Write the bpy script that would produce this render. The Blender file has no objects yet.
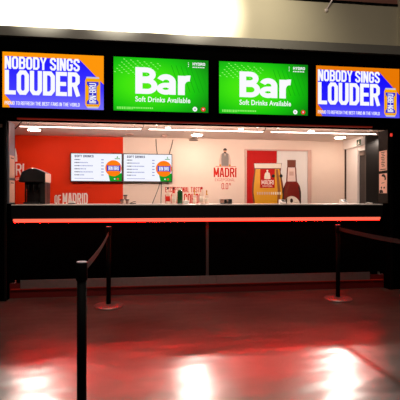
import bpy, bmesh, math, random
from mathutils import Vector, Matrix
random.seed(4)
C = bpy.context.scene.collection
PI = math.pi

# ------------------------------------------------------------------ camera geometry
F = 410.0; EYE = 1.307; TH = math.radians(7.4); YH = 200.0
CT, ST = math.cos(TH), math.sin(TH)
def xy_ratio(px):
    u = (px - 200) / F
    return (u * CT + ST) / (CT - u * ST)
def X_at(px, Y): return xy_ratio(px) * Y
def Z_at(px, py, Y):
    u = (px - 200) / F
    return EYE + (YH - py) * (Y / (CT - u * ST)) / F
def on_ceiling(px, py, z):
    t = (z - EYE) * F / (YH - py); u = (px - 200) / F
    return (t * (u * CT + ST), t * (CT - u * ST), z)

# ------------------------------------------------------------------ materials
def lin(c):
    return tuple(((v / 255) / 12.92 if v / 255 <= .04045 else ((v / 255 + .055) / 1.055) ** 2.4) for v in c)
MATS = {}
def mat(name, rgb=(128, 128, 128), rough=.5, metal=0., spec=.5, em=None, es=0., noise=0., nscale=8., bump=0., raw=None):
    if name in MATS: return MATS[name]
    m = bpy.data.materials.new(name); m.use_nodes = True
    nt = m.node_tree; b = nt.nodes['Principled BSDF']
    col = (*(raw or lin(rgb)), 1)
    b.inputs['Base Color'].default_value = col
    b.inputs['Roughness'].default_value = rough
    b.inputs['Metallic'].default_value = metal
    b.inputs['Specular IOR Level'].default_value = spec
    if em is not None:
        b.inputs['Emission Color'].default_value = (*em, 1); b.inputs['Emission Strength'].default_value = es
    if noise or bump:
        tc = nt.nodes.new('ShaderNodeTexCoord'); n = nt.nodes.new('ShaderNodeTexNoise')
        n.inputs['Scale'].default_value = nscale; n.inputs['Detail'].default_value = 5
        nt.links.new(tc.outputs['Object'], n.inputs['Vector'])
        if noise:
            r = nt.nodes.new('ShaderNodeMix'); r.data_type = 'RGBA'
            r.inputs[6].default_value = tuple(max(0, v * (1 - noise)) for v in col[:3]) + (1,)
            r.inputs[7].default_value = tuple(min(1, v * (1 + noise)) for v in col[:3]) + (1,)
            nt.links.new(n.outputs['Fac'], r.inputs[0]); nt.links.new(r.outputs[2], b.inputs['Base Color'])
        if bump:
            bp = nt.nodes.new('ShaderNodeBump'); bp.inputs['Strength'].default_value = bump
            bp.inputs['Distance'].default_value = .01
            nt.links.new(n.outputs['Fac'], bp.inputs['Height']); nt.links.new(bp.outputs['Normal'], b.inputs['Normal'])
    MATS[name] = m; return m
def screen_mat(name, rgb, s=1.0, stops=None, axis=None):
    """a lit pixel colour of a display; stops = gradient of the shown picture along the mesh's own UV"""
    if name in MATS: return MATS[name]
    m = bpy.data.materials.new(name); m.use_nodes = True
    nt = m.node_tree; b = nt.nodes['Principled BSDF']
    b.inputs['Base Color'].default_value = (.004, .004, .004, 1); b.inputs['Roughness'].default_value = .6; b.inputs['Specular IOR Level'].default_value = .05
    b.inputs['Emission Color'].default_value = (*lin(rgb), 1); b.inputs['Emission Strength'].default_value = s
    if stops:
        uv = nt.nodes.new('ShaderNodeUVMap'); uv.uv_map = 'UVMap'
        g = None
        if axis == 'radial':
            mp = nt.nodes.new('ShaderNodeVectorMath'); mp.operation = 'DISTANCE'
            mp.inputs[1].default_value = (.36, .50, 0); nt.links.new(uv.outputs[0], mp.inputs[0]); g = mp.outputs['Value']
        else:
            sp = nt.nodes.new('ShaderNodeSeparateXYZ'); nt.links.new(uv.outputs[0], sp.inputs[0]); g = sp.outputs['Y']
        cr = nt.nodes.new('ShaderNodeValToRGB'); e = cr.color_ramp.elements
        while len(e) < len(stops): e.new(.5)
        for k, (p, c) in enumerate(stops):
            e[k].position = p; e[k].color = (*lin(c), 1)
        nt.links.new(g, cr.inputs[0]); nt.links.new(cr.outputs[0], b.inputs['Emission Color'])
    MATS[name] = m; return m

M_black = mat('black_laminate', raw=(.0009, .00085, .0008), rough=.8, spec=.0, noise=.2)
M_blackgloss = mat('black_gloss_panel', raw=(.002, .002, .002), rough=.4, spec=.12, noise=.2)
M_fascia = mat('charcoal_counter_edge', raw=(.0035, .003, .0027), rough=.5, spec=.15, noise=.2)
M_top = mat('pale_worktop', (225, 215, 205), rough=.25, noise=.05)
M_steel = mat('brushed_steel', (135, 129, 125), rough=.5, metal=.85, noise=.15, nscale=20)
M_steelmid = mat('satin_steel', (84, 80, 78), rough=.5, metal=.85, noise=.1)
M_steeldark = mat('dark_steel', (40, 38, 37), rough=.4, metal=1., noise=.15)
M_post = mat('black_powder_coat', raw=(.001, .001, .001), rough=.7, spec=.05, noise=.15)
M_base = mat('stanchion_base_metal', (165, 150, 145), rough=.42, metal=.8, noise=.1)
M_cap = mat('satin_cap_metal', (150, 150, 160), rough=.4, metal=.9, noise=.05)
M_belt = mat('brown_black_webbing', raw=(.012, .006, .005), rough=.75, spec=.1, noise=.3, nscale=60)
M_plinth = mat('dark_red_plinth', (96, 6, 4), rough=.45, noise=.15)
M_peach = mat('warm_white_paint', (240, 215, 198), rough=.6, noise=.03)
M_white = mat('white_paint', (236, 228, 222), rough=.6, noise=.03)
M_red = mat('red_wall_vinyl', (226, 48, 0), rough=.6, spec=.2, noise=.06, nscale=3)
M_dred = mat('deep_red_vinyl', (190, 14, 8), rough=.6, spec=.2, noise=.05)
M_ceil = mat('ceiling_paint', (228, 208, 196), rough=.7, noise=.04, nscale=3)
M_grey = mat('grey_channel', (118, 116, 106), rough=.55, metal=.2, noise=.1)
M_upper = mat('cream_bulkhead_paint', (188, 180, 152), rough=.7, noise=.04, nscale=4)
M_brown = mat('brown_upper_panel', (150, 100, 84), rough=.7, noise=.1)
M_whitevin = mat('white_vinyl_letters', (246, 232, 224), rough=.5, noise=.02)
M_redvin = mat('red_vinyl_letters', (206, 36, 14), rough=.6, spec=.2, noise=.05)
M_darkpanel = mat('charcoal_partition', (52, 47, 44), rough=.4, metal=.0, spec=.6, noise=.1)
M_darkdoor = mat('dark_door_paint', (40, 34, 32), rough=.5, noise=.1)
M_frame = mat('pinkish_door_frame', (214, 172, 156), rough=.5, noise=.05)
M_paper = mat('pink_tinted_paper', (246, 196, 178), rough=.7, noise=.03)
M_ink = mat('dark_ink', (44, 28, 28), rough=.7, noise=.1)
M_beer = mat('amber_beer_print', (226, 158, 12), rough=.4, noise=.12, nscale=5)
M_beerdk = mat('dark_amber_print', (150, 84, 20), rough=.4, noise=.15)
M_foam = mat('foam_print', (240, 224, 206), rough=.5, noise=.05)
M_foil = mat('pale_foil_print', (236, 206, 194), rough=.4, noise=.05)
M_glassedge = mat('brown_glass_print', (120, 52, 24), rough=.35, noise=.2)
M_bottle = mat('brown_bottle_print', (120, 26, 14), rough=.3, noise=.3, nscale=6)
M_hair = mat('dark_brown_print', (58, 36, 28), rough=.6, noise=.1)
M_skin = mat('skin_tone_print', (212, 150, 118), rough=.6, noise=.05)
M_shirt = mat('pale_shirt_print', (214, 182, 166), rough=.6, noise=.05)
M_waist = mat('grey_waistcoat_print', (140, 128, 120), rough=.6, noise=.1)
M_green = mat('green_bottle_glass', (14, 70, 26), rough=.15, spec=.6, noise=.2)
M_clear = mat('frosted_clear_glass', (236, 206, 186), rough=.15, spec=.6, noise=.05)
M_amber = mat('amber_bottle_glass', (214, 142, 40), rough=.15, spec=.6, noise=.1)
M_cupm = mat('copper_cup_metal', (176, 132, 116), rough=.35, metal=.5, noise=.1)
M_plasticbl = mat('black_plastic', raw=(.006, .006, .006), rough=.35, spec=.45, noise=.2)
M_plasticwh = mat('white_plastic', (232, 226, 222), rough=.4, noise=.03)
M_greygl = mat('grey_fitting', (120, 104, 96), rough=.4, noise=.08)
M_cable = mat('black_cable', raw=(.01, .008, .008), rough=.5, noise=.1)
M_exit = mat('dark_green_sign', (24, 58, 36), rough=.4, noise=.1)
M_led = mat('red_led_strip', (60, 5, 5), rough=.4, em=(1, .15, .085), es=1.15)
M_leddown = mat('red_led_emitter', (60, 5, 5), rough=.4, em=(1, .0016, .0009), es=118.)
M_ledlow = mat('dim_red_led', (40, 3, 3), rough=.4, em=(1, .03, .01), es=.10)
M_redglow = mat('red_reflection_glow', (40, 3, 3), rough=.4, em=(1, .06, .03), es=.12)  # glow standing in for a red reflection under the bulkhead
M_ledlive = mat('indicator_red', (40, 3, 3), rough=.4, em=(1, .05, .03), es=.8)
M_tube = mat('pink_white_tube', (250, 240, 235), rough=.4, em=(1, .72, .64), es=7.0)
M_down = mat('downlight_lens', (255, 245, 235), rough=.4, em=(1, .84, .70), es=45.)
M_downs = mat('small_downlight_lens', (255, 245, 235), rough=.4, em=(1, .78, .64), es=20.)

def floor_material():
    m = bpy.data.materials.new('polished_concrete'); m.use_nodes = True
    nt = m.node_tree; L = nt.links; b = nt.nodes['Principled BSDF']
    tc = nt.nodes.new('ShaderNodeTexCoord')
    n1 = nt.nodes.new('ShaderNodeTexNoise'); n1.inputs['Scale'].default_value = 1.3; n1.inputs['Detail'].default_value = 4
    n1.inputs['Roughness'].default_value = .62; n1.inputs['Distortion'].default_value = .35
    n2 = nt.nodes.new('ShaderNodeTexNoise'); n2.inputs['Scale'].default_value = 4.; n2.inputs['Detail'].default_value = 3
    n2.inputs['Distortion'].default_value = .3
    n3 = nt.nodes.new('ShaderNodeTexNoise'); n3.inputs['Scale'].default_value = 1.5; n3.inputs['Detail'].default_value = 2
    mp = nt.nodes.new('ShaderNodeMapping'); mp.inputs['Scale'].default_value = (.8, 1.6, 1)
    L.new(tc.outputs['Object'], mp.inputs['Vector'])
    for n in (n1, n2): L.new(tc.outputs['Object'], n.inputs['Vector'])
    L.new(mp.outputs[0], n3.inputs['Vector'])
    cr = nt.nodes.new('ShaderNodeValToRGB'); e = cr.color_ramp.elements
    e[0].position = .30; e[0].color = (.042, .033, .028, 1); e[1].position = .72; e[1].color = (.115, .088, .074, 1)
    L.new(n1.outputs['Fac'], cr.inputs[0]); L.new(cr.outputs[0], b.inputs['Base Color'])
    b.inputs['Roughness'].default_value = .28
    b.inputs['Specular IOR Level'].default_value = 1.0
    bp = nt.nodes.new('ShaderNodeBump'); bp.inputs['Strength'].default_value = .5; bp.inputs['Distance'].default_value = .045
    bp2 = nt.nodes.new('ShaderNodeBump'); bp2.inputs['Strength'].default_value = .0; bp2.inputs['Distance'].default_value = .004
    L.new(n3.outputs['Fac'], bp.inputs['Height']); L.new(n2.outputs['Fac'], bp2.inputs['Height'])
    L.new(bp.outputs['Normal'], bp2.inputs['Normal']); L.new(bp2.outputs['Normal'], b.inputs['Normal'])
    return m
M_floor = floor_material()

# ------------------------------------------------------------------ mesh builder
class MB:
    def __init__(s): s.v = []; s.f = []; s.m = []; s.mats = []; s.smooth = set(); s.uv = {}
    def mi(s, m):
        if m not in s.mats: s.mats.append(m)
        return s.mats.index(m)
    def box(s, x0, x1, y0, y1, z0, z1, m):
        b = len(s.v); k = s.mi(m)
        s.v += [(x0,y0,z0),(x1,y0,z0),(x1,y1,z0),(x0,y1,z0),(x0,y0,z1),(x1,y0,z1),(x1,y1,z1),(x0,y1,z1)]
        for q in ((0,3,2,1),(4,5,6,7),(0,1,5,4),(1,2,6,5),(2,3,7,6),(3,0,4,7)):
            s.f.append(tuple(b+i for i in q)); s.m.append(k)
        return s
    def poly(s, pts, m, uv=None):
        b = len(s.v); s.v += [tuple(p) for p in pts]
        if uv: s.uv[len(s.f)] = uv
        s.f.append(tuple(range(b, b+len(pts)))); s.m.append(s.mi(m)); return s
    def prism(s, pts, d, m):
        """closed outline pts (3d) extruded along vector d"""
        b = len(s.v); n = len(pts); k = s.mi(m); d = Vector(d)
        s.v += [tuple(p) for p in pts] + [tuple(Vector(p)+d) for p in pts]
        s.f.append(tuple(b+i for i in range(n))); s.f.append(tuple(b+n+i for i in reversed(range(n)))); s.m += [k, k]
        for i in range(n):
            j = (i+1) % n; s.f.append((b+i, b+n+i, b+n+j, b+j)); s.m.append(k)
        return s
    def lathe(s, cx, cy, prof, m, n=24, axis='z', mats=None):
        """prof = [(r, h)], rings about an axis through (cx, cy)"""
        b = len(s.v); k = s.mi(m)
        for r, h in prof:
            for i in range(n):
                a = 2*PI*i/n; p = (cx + r*math.cos(a), cy + r*math.sin(a), h)
                if axis == 'y': p = (cx + r*math.cos(a), h, cy + r*math.sin(a))
                if axis == 'x': p = (h, cx + r*math.cos(a), cy + r*math.sin(a))
                s.v.append(p)
        for q in range(len(prof)-1):
            kk = s.mi(mats[q]) if mats else k
            for i in range(n):
                j = (i+1) % n
                s.smooth.add(len(s.f)); s.f.append((b+q*n+i, b+q*n+j, b+(q+1)*n+j, b+(q+1)*n+i)); s.m.append(kk)
        s.f.append(tuple(b+i for i in reversed(range(n)))); s.m.append(s.mi(mats[0]) if mats else k)
        s.f.append(tuple(b+(len(prof)-1)*n+i for i in range(n))); s.m.append(s.mi(mats[-1]) if mats else k)
        return s
    def tube(s, pts, r, m, n=8):
        b = len(s.v); k = s.mi(m); P = [Vector(p) for p in pts]
        for i, p in enumerate(P):
            d = (P[min(i+1, len(P)-1)] - P[max(i-1, 0)]).normalized()
            a = d.cross(Vector((0, 1, 0)) if abs(d.y) < .9 else Vector((1, 0, 0))).normalized(); c = d.cross(a)
            for j in range(n):
                t = 2*PI*j/n; s.v.append(tuple(p + a*r*math.cos(t) + c*r*math.sin(t)))
        for i in range(len(P)-1):
            for j in range(n):
                q = (j+1) % n; s.smooth.add(len(s.f))
                s.f.append((b+i*n+j, b+i*n+q, b+(i+1)*n+q, b+(i+1)*n+j)); s.m.append(k)
        s.f.append(tuple(b+j for j in range(n))); s.f.append(tuple(b+(len(P)-1)*n+j for j in reversed(range(n)))); s.m += [k, k]
        return s
    def build(s, name, parent=None, bevel=0., label=None, origin=None):
        o = Vector(origin) if origin else (Vector(parent['_o']) if parent is not None and '_o' in parent else Vector((0,0,0)))
        me = bpy.data.meshes.new(name); me.from_pydata([tuple(Vector(p)-o) for p in s.v], [], s.f)
        for m in s.mats: me.materials.append(m)
        uvl = me.uv_layers.new(name='UVMap') if s.uv else None
        for i, p in enumerate(me.polygons):
            p.material_index = s.m[i]; p.use_smooth = i in s.smooth
            if i in s.uv:
                for li, q in zip(p.loop_indices, s.uv[i]): uvl.data[li].uv = q
        ob = bpy.data.objects.new(name, me); C.objects.link(ob)
        if parent is not None:
            ob.parent = parent; ob['_o'] = tuple(o)
        elif origin: ob.location = o
        if s.uv == {} and not s.nofix:
            bm = bmesh.new(); bm.from_mesh(me); bmesh.ops.recalc_face_normals(bm, faces=bm.faces); bm.to_mesh(me); bm.free()
        if bevel:
            md = ob.modifiers.new('bevel', 'BEVEL'); md.width = bevel; md.segments = 2; md.limit_method = 'ANGLE'
        if label: ob['label'] = label
        return ob
    nofix = False
def tag(o, label, cat, group=None):
    o['label'] = label; o['category'] = cat
    if group: o['group'] = group
    return o
def thing(name, label, cat, loc, group=None):
    o = bpy.data.objects.new(name, None); C.objects.link(o); o.location = loc; o['_o'] = tuple(loc); o.empty_display_size = .1
    return tag(o, label, cat, group)
def struct(mb, name, parent=None, bevel=0.):
    o = mb.build(name, parent, bevel)
    if parent is None: o['kind'] = 'structure'
    return o
def copy_tree(o, parent=None):
    c = o.copy(); C.objects.link(c)
    if parent is not None: c.parent = parent
    for ch in list(o.children): copy_tree(ch, c)
    return c

# ------------------------------------------------------------------ lettering
G = {
 'A':[[(0,0),(.32,1),(.68,1),(1,0)],[(.14,.27),(.86,.27)]],
 'B':[[(0,0),(0,1),(.72,1),(1,.88),(1,.64),(.78,.52),(0,.52)],[(.78,.52),(1,.4),(1,.12),(.72,0),(0,0)]],
 'C':[[(1,.68),(1,.86),(.75,1),(.25,1),(0,.86),(0,.14),(.25,0),(.75,0),(1,.14),(1,.32)]],
 'D':[[(0,0),(0,1),(.68,1),(1,.84),(1,.16),(.68,0),(0,0),(0,.3)]],
 'E':[[(1,1),(0,1),(0,0),(1,0)],[(0,.5),(.88,.5)]],
 'F':[[(1,1),(0,1),(0,0)],[(0,.5),(.85,.5)]],
 'G':[[(1,.7),(1,.86),(.75,1),(.25,1),(0,.86),(0,.14),(.25,0),(.75,0),(1,.14),(1,.46),(.52,.46)]],
 'H':[[(0,0),(0,1)],[(1,0),(1,1)],[(0,.5),(1,.5)]], 'I':[[(0,0),(0,1)]],
 'K':[[(0,0),(0,1)],[(1,1),(.05,.48)],[(.25,.56),(1,0)]],
 'L':[[(0,1),(0,0),(1,0)]],
 'M':[[(0,0),(0,1),(.5,.3),(1,1),(1,0)]], 'N':[[(0,0),(0,1),(1,0),(1,1)]],
 'O':[[(0,.5),(0,.86),(.25,1),(.75,1),(1,.86),(1,.14),(.75,0),(.25,0),(0,.14),(0,.5)]],
 'P':[[(0,0),(0,1),(.72,1),(1,.88),(1,.58),(.72,.45),(0,.45)]],
 'R':[[(0,0),(0,1),(.72,1),(1,.88),(1,.6),(.72,.48),(0,.48)],[(.6,.48),(1,0)]],
 'S':[[(1,.74),(1,.87),(.75,1),(.25,1),(0,.87),(0,.68),(1,.34),(1,.13),(.75,0),(.25,0),(0,.13),(0,.27)]],
 'T':[[(.5,0),(.5,1)],[(0,1),(1,1)]],
 'U':[[(0,1),(0,.14),(.25,0),(.75,0),(1,.14),(1,1)]],
 'V':[[(0,1),(.5,0),(1,1)]], 'W':[[(0,1),(.22,0),(.5,.75),(.78,0),(1,1)]],
 'X':[[(0,0),(1,1)],[(0,1),(1,0)]], 'Y':[[(0,1),(.5,.45),(1,1)],[(.5,.5),(.5,0)]],
 'Í':[[(0,0),(0,.78)],[(0,.88),(.15,1)]],
 '-':[[(.1,.5),(.9,.5)]], '.':[[(0,0),(0,.06)]], '%':[[(0,0),(1,1)],[(.1,.7),(.1,.95),(.3,.95),(.3,.7),(.1,.7)],[(.7,.05),(.7,.3),(.9,.3),(.9,.05),(.7,.05)]],
}
G['0'] = G['O']
WID = {'I':.0,'Í':.0,'.':.0,'M':1.3,'W':1.4,' ':.35,'E':.88,'F':.85,'L':.85,'-':.6,'%':1.}
def stroke2d(pts, t):
    """mitred stroke outline quads of a polyline"""
    P = [Vector((p[0], p[1])) for p in pts]; out = []; Lp = []; Rp = []
    for i, p in enumerate(P):
        d0 = (P[i]-P[i-1]).normalized() if i else None
        d1 = (P[i+1]-P[i]).normalized() if i < len(P)-1 else None
        if d0 is None: d0 = d1
        if d1 is None: d1 = d0
        n0 = Vector((-d0.y, d0.x)); n1 = Vector((-d1.y, d1.x)); m = n0+n1
        m = m.normalized() if m.length > 1e-6 else n0
        k = min(1/max(.35, m.dot(n0)), 1.9)
        Lp.append(p+m*k*t/2); Rp.append(p-m*k*t/2)
    for i in range(len(P)-1): out.append([Lp[i], Lp[i+1], Rp[i+1], Rp[i]])
    return out
def block_text(txt, x0, x1, z0, z1, thick=.26, gap=.35):
    """condensed block capitals filling the box; returns 2-d quads. thick, gap: relative to letter width"""
    tot = 0.
    for ch in txt: tot += (WID.get(ch, 1.) if ch == ' ' else thick + WID.get(ch, 1.)*(1-thick)) + gap*thick
    tot -= gap*thick
    w = (x1-x0)/tot; T = thick*w; H = z1-z0; x = x0; out = []
    for ch in txt:
        if ch == ' ': x += WID[' ']*w + gap*T; continue
        lw = WID.get(ch, 1.)*(w-T)
        if ch in 'NM':      # straight stems and slanting parallelograms
            a, b = x, x+lw+T; c = (a+b)/2; V = Vector; k = .52*T
            out += [[V((a,z0)),V((a+T,z0)),V((a+T,z1)),V((a,z1))], [V((b-T,z0)),V((b,z0)),V((b,z1)),V((b-T,z1))]]
            if ch == 'N': out.append([V((a,z1)),V((a+1.1*T,z1)),V((b,z0)),V((b-1.1*T,z0))])
            else: out += [[V((a,z1)),V((a+T,z1)),V((c+k,z0+.2*H)),V((c-k,z0+.2*H))], [V((b-T,z1)),V((b,z1)),V((c+k,z0+.2*H)),V((c-k,z0+.2*H))]]
            x += lw + T + gap*T
            continue
        for pl in G[ch]:
            pts = [(x+T/2+px*(lw if lw > 0 else T), z0+T/2+pz*(H-T)) for px, pz in pl]
            # butt ends reach the box edge
            def ext(a, b):
                d = (Vector(a)-Vector(b)).normalized(); return tuple(Vector(a)+d*T/2)
            pts[0], pts[-1] = (ext(pts[0], pts[1]) if pl[0][1] in (0, 1) or len(pl) == 2 else pts[0]), (ext(pts[-1], pts[-2]) if pl[-1][1] in (0, 1) or len(pl) == 2 else pts[-1])
            out += stroke2d(pts, T)
        x += lw + T + gap*T
    return out
def font_text(txt, x0, x1, z0, z1, bold=.0):
    """text in the built-in sans, scaled into the box; 2-d polygons"""
    cu = bpy.data.curves.new('lettering', 'FONT'); cu.body = txt; cu.size = 1; cu.offset = bold; cu.resolution_u = 4; cu.space_character = 1.0+bold*3
    ob = bpy.data.objects.new('lettering', cu); C.objects.link(ob)
    dg = bpy.context.evaluated_depsgraph_get(); me = bpy.data.meshes.new_from_object(ob.evaluated_get(dg))
    vs = [v.co.copy() for v in me.vertices]; fs = [tuple(p.vertices) for p in me.polygons]
    bpy.data.objects.remove(ob); bpy.data.curves.remove(cu); bpy.data.meshes.remove(me)
    a0 = min(v.x for v in vs); a1 = max(v.x for v in vs); b0 = min(v.y for v in vs); b1 = max(v.y for v in vs)
    f = lambda v: Vector((x0+(v.x-a0)/(a1-a0)*(x1-x0), z0+(v.y-b0)/(b1-b0)*(z1-z0)))
    return [[f(vs[i]) for i in q] for q in fs]
def arc(cx, cz, rx, rz, a0, a1, n=16):
    return [(cx+rx*math.cos(math.radians(a0+(a1-a0)*i/n)), cz+rz*math.sin(math.radians(a0+(a1-a0)*i/n))) for i in range(n+1)]
def bar_word(x0, x1, z0, z1):
    """heavy rounded grotesque 'Bar' on a cap height of 1, total width 1.75"""
    t = .225; h = t/2; out = []
    B = [[(h,0),(h,1)], [(h,1-h*.85),(.33,1-h*.85)]+arc(.35,.735,.20,.17,90,-90)+[(h,.565-h*.1)], [(h,.50),(.36,.50)]+arc(.38,.30,.225,.205,90,-90)+[(h,h*.85)]]
    A = [arc(.98,.48,.205,.19,158,0)+[(1.185,.45),(1.185,0)], arc(.965,.22,.195,.135,0,360,28), [(1.185,.395),(.96,.375)]]
    Rr = [[(1.47,0),(1.47,.735)], arc(1.72,.36,.25,.285,180,82)]
    for pl in B: out += stroke2d(pl, t if pl[0][1] == 0 else t*.85)
    for k, pl in enumerate(A): out += stroke2d(pl, (t*.82, t*.8, t*.6)[k] if k else t*.92)
    for pl in Rr: out += stroke2d(pl, t)
    f = lambda p: Vector((x0+p[0]/1.76*(x1-x0), z0+p[1]*(z1-z0)))
    return [[f(p) for p in q] for q in out]
def put(mb, quads, y, m):
    for i, q in enumerate(quads): mb.poly([(p[0], y-(i % 7)*.00008, p[1]) for p in q], m)
def disc2d(cx, cz, r, n=28, rz=None):
    return [Vector((cx+r*math.cos(2*PI*i/n), cz+(rz or r)*math.sin(2*PI*i/n))) for i in range(n)]
def flat(mb, name, parent, label=None):
    mb.nofix = True; return mb.build(name, parent, 0., label)

# ================================================================== THE SETTING
ZC = 2.513; YB = 8.0; XR = 4.07
FALL = .012          # slight floor fall, added to draw the red reflection towards the bar
f = MB(); f.poly([(-7,5.4,0),(8,5.4,0),(8,YB+.1,0),(-7,YB+.1,0)], M_floor); f.poly([(-7,-3,-FALL*8.4),(8,-3,-FALL*8.4),(8,5.4,0),(-7,5.4,0)], M_floor); f.nofix = True; struct(f, 'floor')
w = MB(); xs = X_at(123, YB)
w.box(-3.3, xs, YB, YB+.1, 0, ZC, M_red); w.box(xs, XR, YB, YB+.1, 0, ZC, M_peach)
wall_back = struct(w, 'wall_back')
w = MB(); w.box(-3.4, -3.3, 5.95, YB+.1, 0, ZC, M_red); struct(w, 'wall_left')
w = MB(); w.box(-3.4, 4.9, 5.67, YB+.1, ZC, ZC+.1, M_ceil); struct(w, 'ceiling')
# side wall with its doorway and soffit, and the charcoal partition that ends it
w = MB()
w.box(XR, XR+.15, 7.62, YB+.1, 0, ZC, M_white); w.box(XR, XR+.15, 7.23, 7.62, 2.30, ZC, M_white)
w.box(XR-.06, XR-.001, 7.225, 7.99, 2.345, ZC-.002, M_white)
struct(w, 'wall_right')
d = MB(); d.box(XR+.03, XR+.07, 7.225, 7.50, 0.005, 2.25, M_darkdoor); dr = struct(d, 'door_1')
q = MB(); q.box(XR-.015, XR+.10, 7.50, 7.62, 0, 2.298, M_white); q.box(XR+.005, XR+.10, 7.225, 7.50, 2.255, 2.298, M_white)
q.build('door_frame', dr)
q = MB(); q.box(XR-.01, XR+.03, 7.26, 7.44, 2.16, 2.225, M_greygl); q.box(XR-.03, XR-.01, 7.24, 7.40, 2.21, 2.23, M_greygl); q.build('door_closer', dr, .004, 'grey overhead door closer')
q = MB(); q.tube([(XR+.03,7.44,1.02),(XR-.02,7.44,1.02),(XR-.02,7.33,1.02)], .011, M_steel); q.build('door_handle', dr)
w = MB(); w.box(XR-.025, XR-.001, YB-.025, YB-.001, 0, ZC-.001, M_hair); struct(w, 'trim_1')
w = MB(); w.box(X_at(366,7.18), 5.0, 7.18, 7.22, 0, ZC-.001, M_darkpanel); struct(w, 'wall_inner', bevel=.004)
w = MB(); w.box(4.9, 5.0, 5.95, 7.179, 0, ZC-.001, M_darkdoor); struct(w, 'wall_end')

# black portal: pillars and the bulkhead that carries the adverts
XL, XRR = -1.785, 3.49
w = MB()
w.box(-3.5, XL-.02, 5.58, 5.95, 0, 2.339, M_black); struct(w, 'pillar')
w = MB(); w.box(XRR+.02, 5.0, 5.58, 5.83, 0, 2.339, M_black); struct(w, 'pillar')
w = MB()
w.box(-3.5, 5.0, 5.362, 5.669, 2.34, 3.33, M_black)
w.box(-3.5, 5.0, 5.669, 5.74, 2.395, 2.70, M_blackgloss)
struct(w, 'wall_front')
w = MB(); w.box(XL-.019, XL, 5.63, 5.87, 1.26, 2.339, M_cap); w.box(XL-.035, XL-.012, 5.565, 5.58, 0.0, 2.335, M_fascia); struct(w, 'trim_2')
w = MB(); w.box(XRR, XRR+.019, 5.585, 5.83, 1.26, 2.339, M_fascia); w.box(XRR+.03, XRR+.065, 5.565, 5.58, 0.0, 2.335, M_steeldark); struct(w, 'trim_3')
# grey channel on top of the bulkhead and the lit wall above it
w = MB(); w.box(-3.5, 5.0, 5.30, 5.60, 3.331, 3.452, M_grey); struct(w, 'trim_4', bevel=.004)
YU = 5.6; zt = Z_at(365, 5.0, YU)
xe = X_at(397.5, YU)
w = MB(); w.box(-4.5, xe, YU, YU+.1, 3.40, zt, M_upper); w.box(xe, xe+.9, YU-.05, YU+.1, 3.453, zt+.5, M_upper); struct(w, 'wall_upper')
w = MB(); w.box(-4.5, xe, YU-.012, YU+.1, zt+.001, zt+.036, M_blackgloss); struct(w, 'trim_5')
w = MB(); w.box(-4.5, xe, YU, YU+.1, zt+.037, zt+.7, M_brown); struct(w, 'wall_brown')

# ------------------------------------------------------------------ printed wall graphics
def P(px, py, Y=YB): return Vector((X_at(px, Y), Z_at(px, py, Y)))
def box_px(px0, py0, px1, py1, Y=YB):   # extents on a plane facing the room
    a = P(px0, py0, Y); b = P(px1, py1, Y); zm = Z_at((px0+px1)/2, py0, Y); zn = Z_at((px0+px1)/2, py1, Y)
    return a.x, b.x, zn, zm
def figure(mb, cx, z0, h, y, cols):
    """plain figure of a man in flat cap and waistcoat, arms at his sides, cut at the waist"""
    skin, hair, vest, shirt = cols
    S = lambda pts: [Vector((cx+a*h, z0+b*h)) for a, b in pts]
    put(mb, [S([(-.34,.02),(-.20,.02),(-.17,.35),(-.14,.66),(-.20,.70),(-.27,.60),(-.33,.30)]), S([(.34,.02),(.20,.02),(.17,.35),(.14,.66),(.20,.70),(.27,.60),(.33,.30)])], y, shirt)
    put(mb, [S([(-.20,0),(.20,0),(.21,.40),(.19,.69),(.07,.74),(0,.66),(-.07,.74),(-.19,.69),(-.21,.40)])], y-.0006, vest)
    put(mb, [S([(-.05,.70),(.05,.70),(0,.52)])], y-.0012, shirt)
    put(mb, [disc2d(cx, z0+.82*h, .085*h, 16, .11*h)], y-.0016, skin)
    put(mb, [S([(-.085,.80),(-.06,.77),(0,.79),(.06,.77),(.085,.80),(.06,.72),(0,.69),(-.06,.72)])], y-.002, hair)
    put(mb, [S([(-.11,.87),(.11,.87),(.10,.95),(.03,1.0),(-.06,.98),(-.10,.93)])], y-.002, hair)
YG = YB - .0015
g = MB()
put(g, block_text('MADRÍ', *box_px(213.6,167.6,236.4,177.2), thick=.32, gap=.45), YG, M_redvin)
flat(g, 'brand_lettering', wall_back, 'red MADRÍ lettering on the pale wall')
g = MB(); put(g, block_text('EXCEPCIONAL', *box_px(215,178.4,235,181.2), thick=.16, gap=1.4), YG, M_redvin)
x0, x1, z0, z1 = box_px(215.5,166.2,236,166.7); put(g, [[Vector((x0,z0)),Vector((x1,z0)),Vector((x1,z1)),Vector((x0,z1))]], YG, M_redvin)
flat(g, 'sub_lettering', wall_back, 'small red EXCEPCIONAL line under the logo')
g = MB(); put(g, block_text('0.0', *box_px(221.5,183,228.2,189.3), thick=.26, gap=.7), YG, M_redvin); put(g, block_text('%', *box_px(228.8,183,231,185.5), thick=.2), YG, M_redvin); flat(g, 'alcohol_lettering', wall_back, 'red 0.0% lettering')
g = MB(); a = P(225,166.0); hh = Z_at(225,148.2,YB)-a.y; figure(g, a.x, a.y, hh, YG, (M_skin, M_hair, M_waist, M_shirt)); put(g, [disc2d(a.x-.27*hh, a.y+.04*hh, .06*hh, 12), disc2d(a.x+.27*hh, a.y+.04*hh, .06*hh, 12)], YG-.0008, M_amber); flat(g, 'figure_print', wall_back, 'printed man in flat cap and grey waistcoat')
g = MB(); put(g, block_text('EXCEPTIONAL TASTE', *box_px(165.2,187,202,192.4), thick=.34, gap=.5), YG, M_redvin)
put(g, block_text('0.0 ALCOHOL', *box_px(165.2,193.6,202,204.2), thick=.36, gap=.4), YG, M_redvin)
flat(g, 'slogan_lettering', wall_back, 'red EXCEPTIONAL TASTE slogan behind the bottles')
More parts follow.
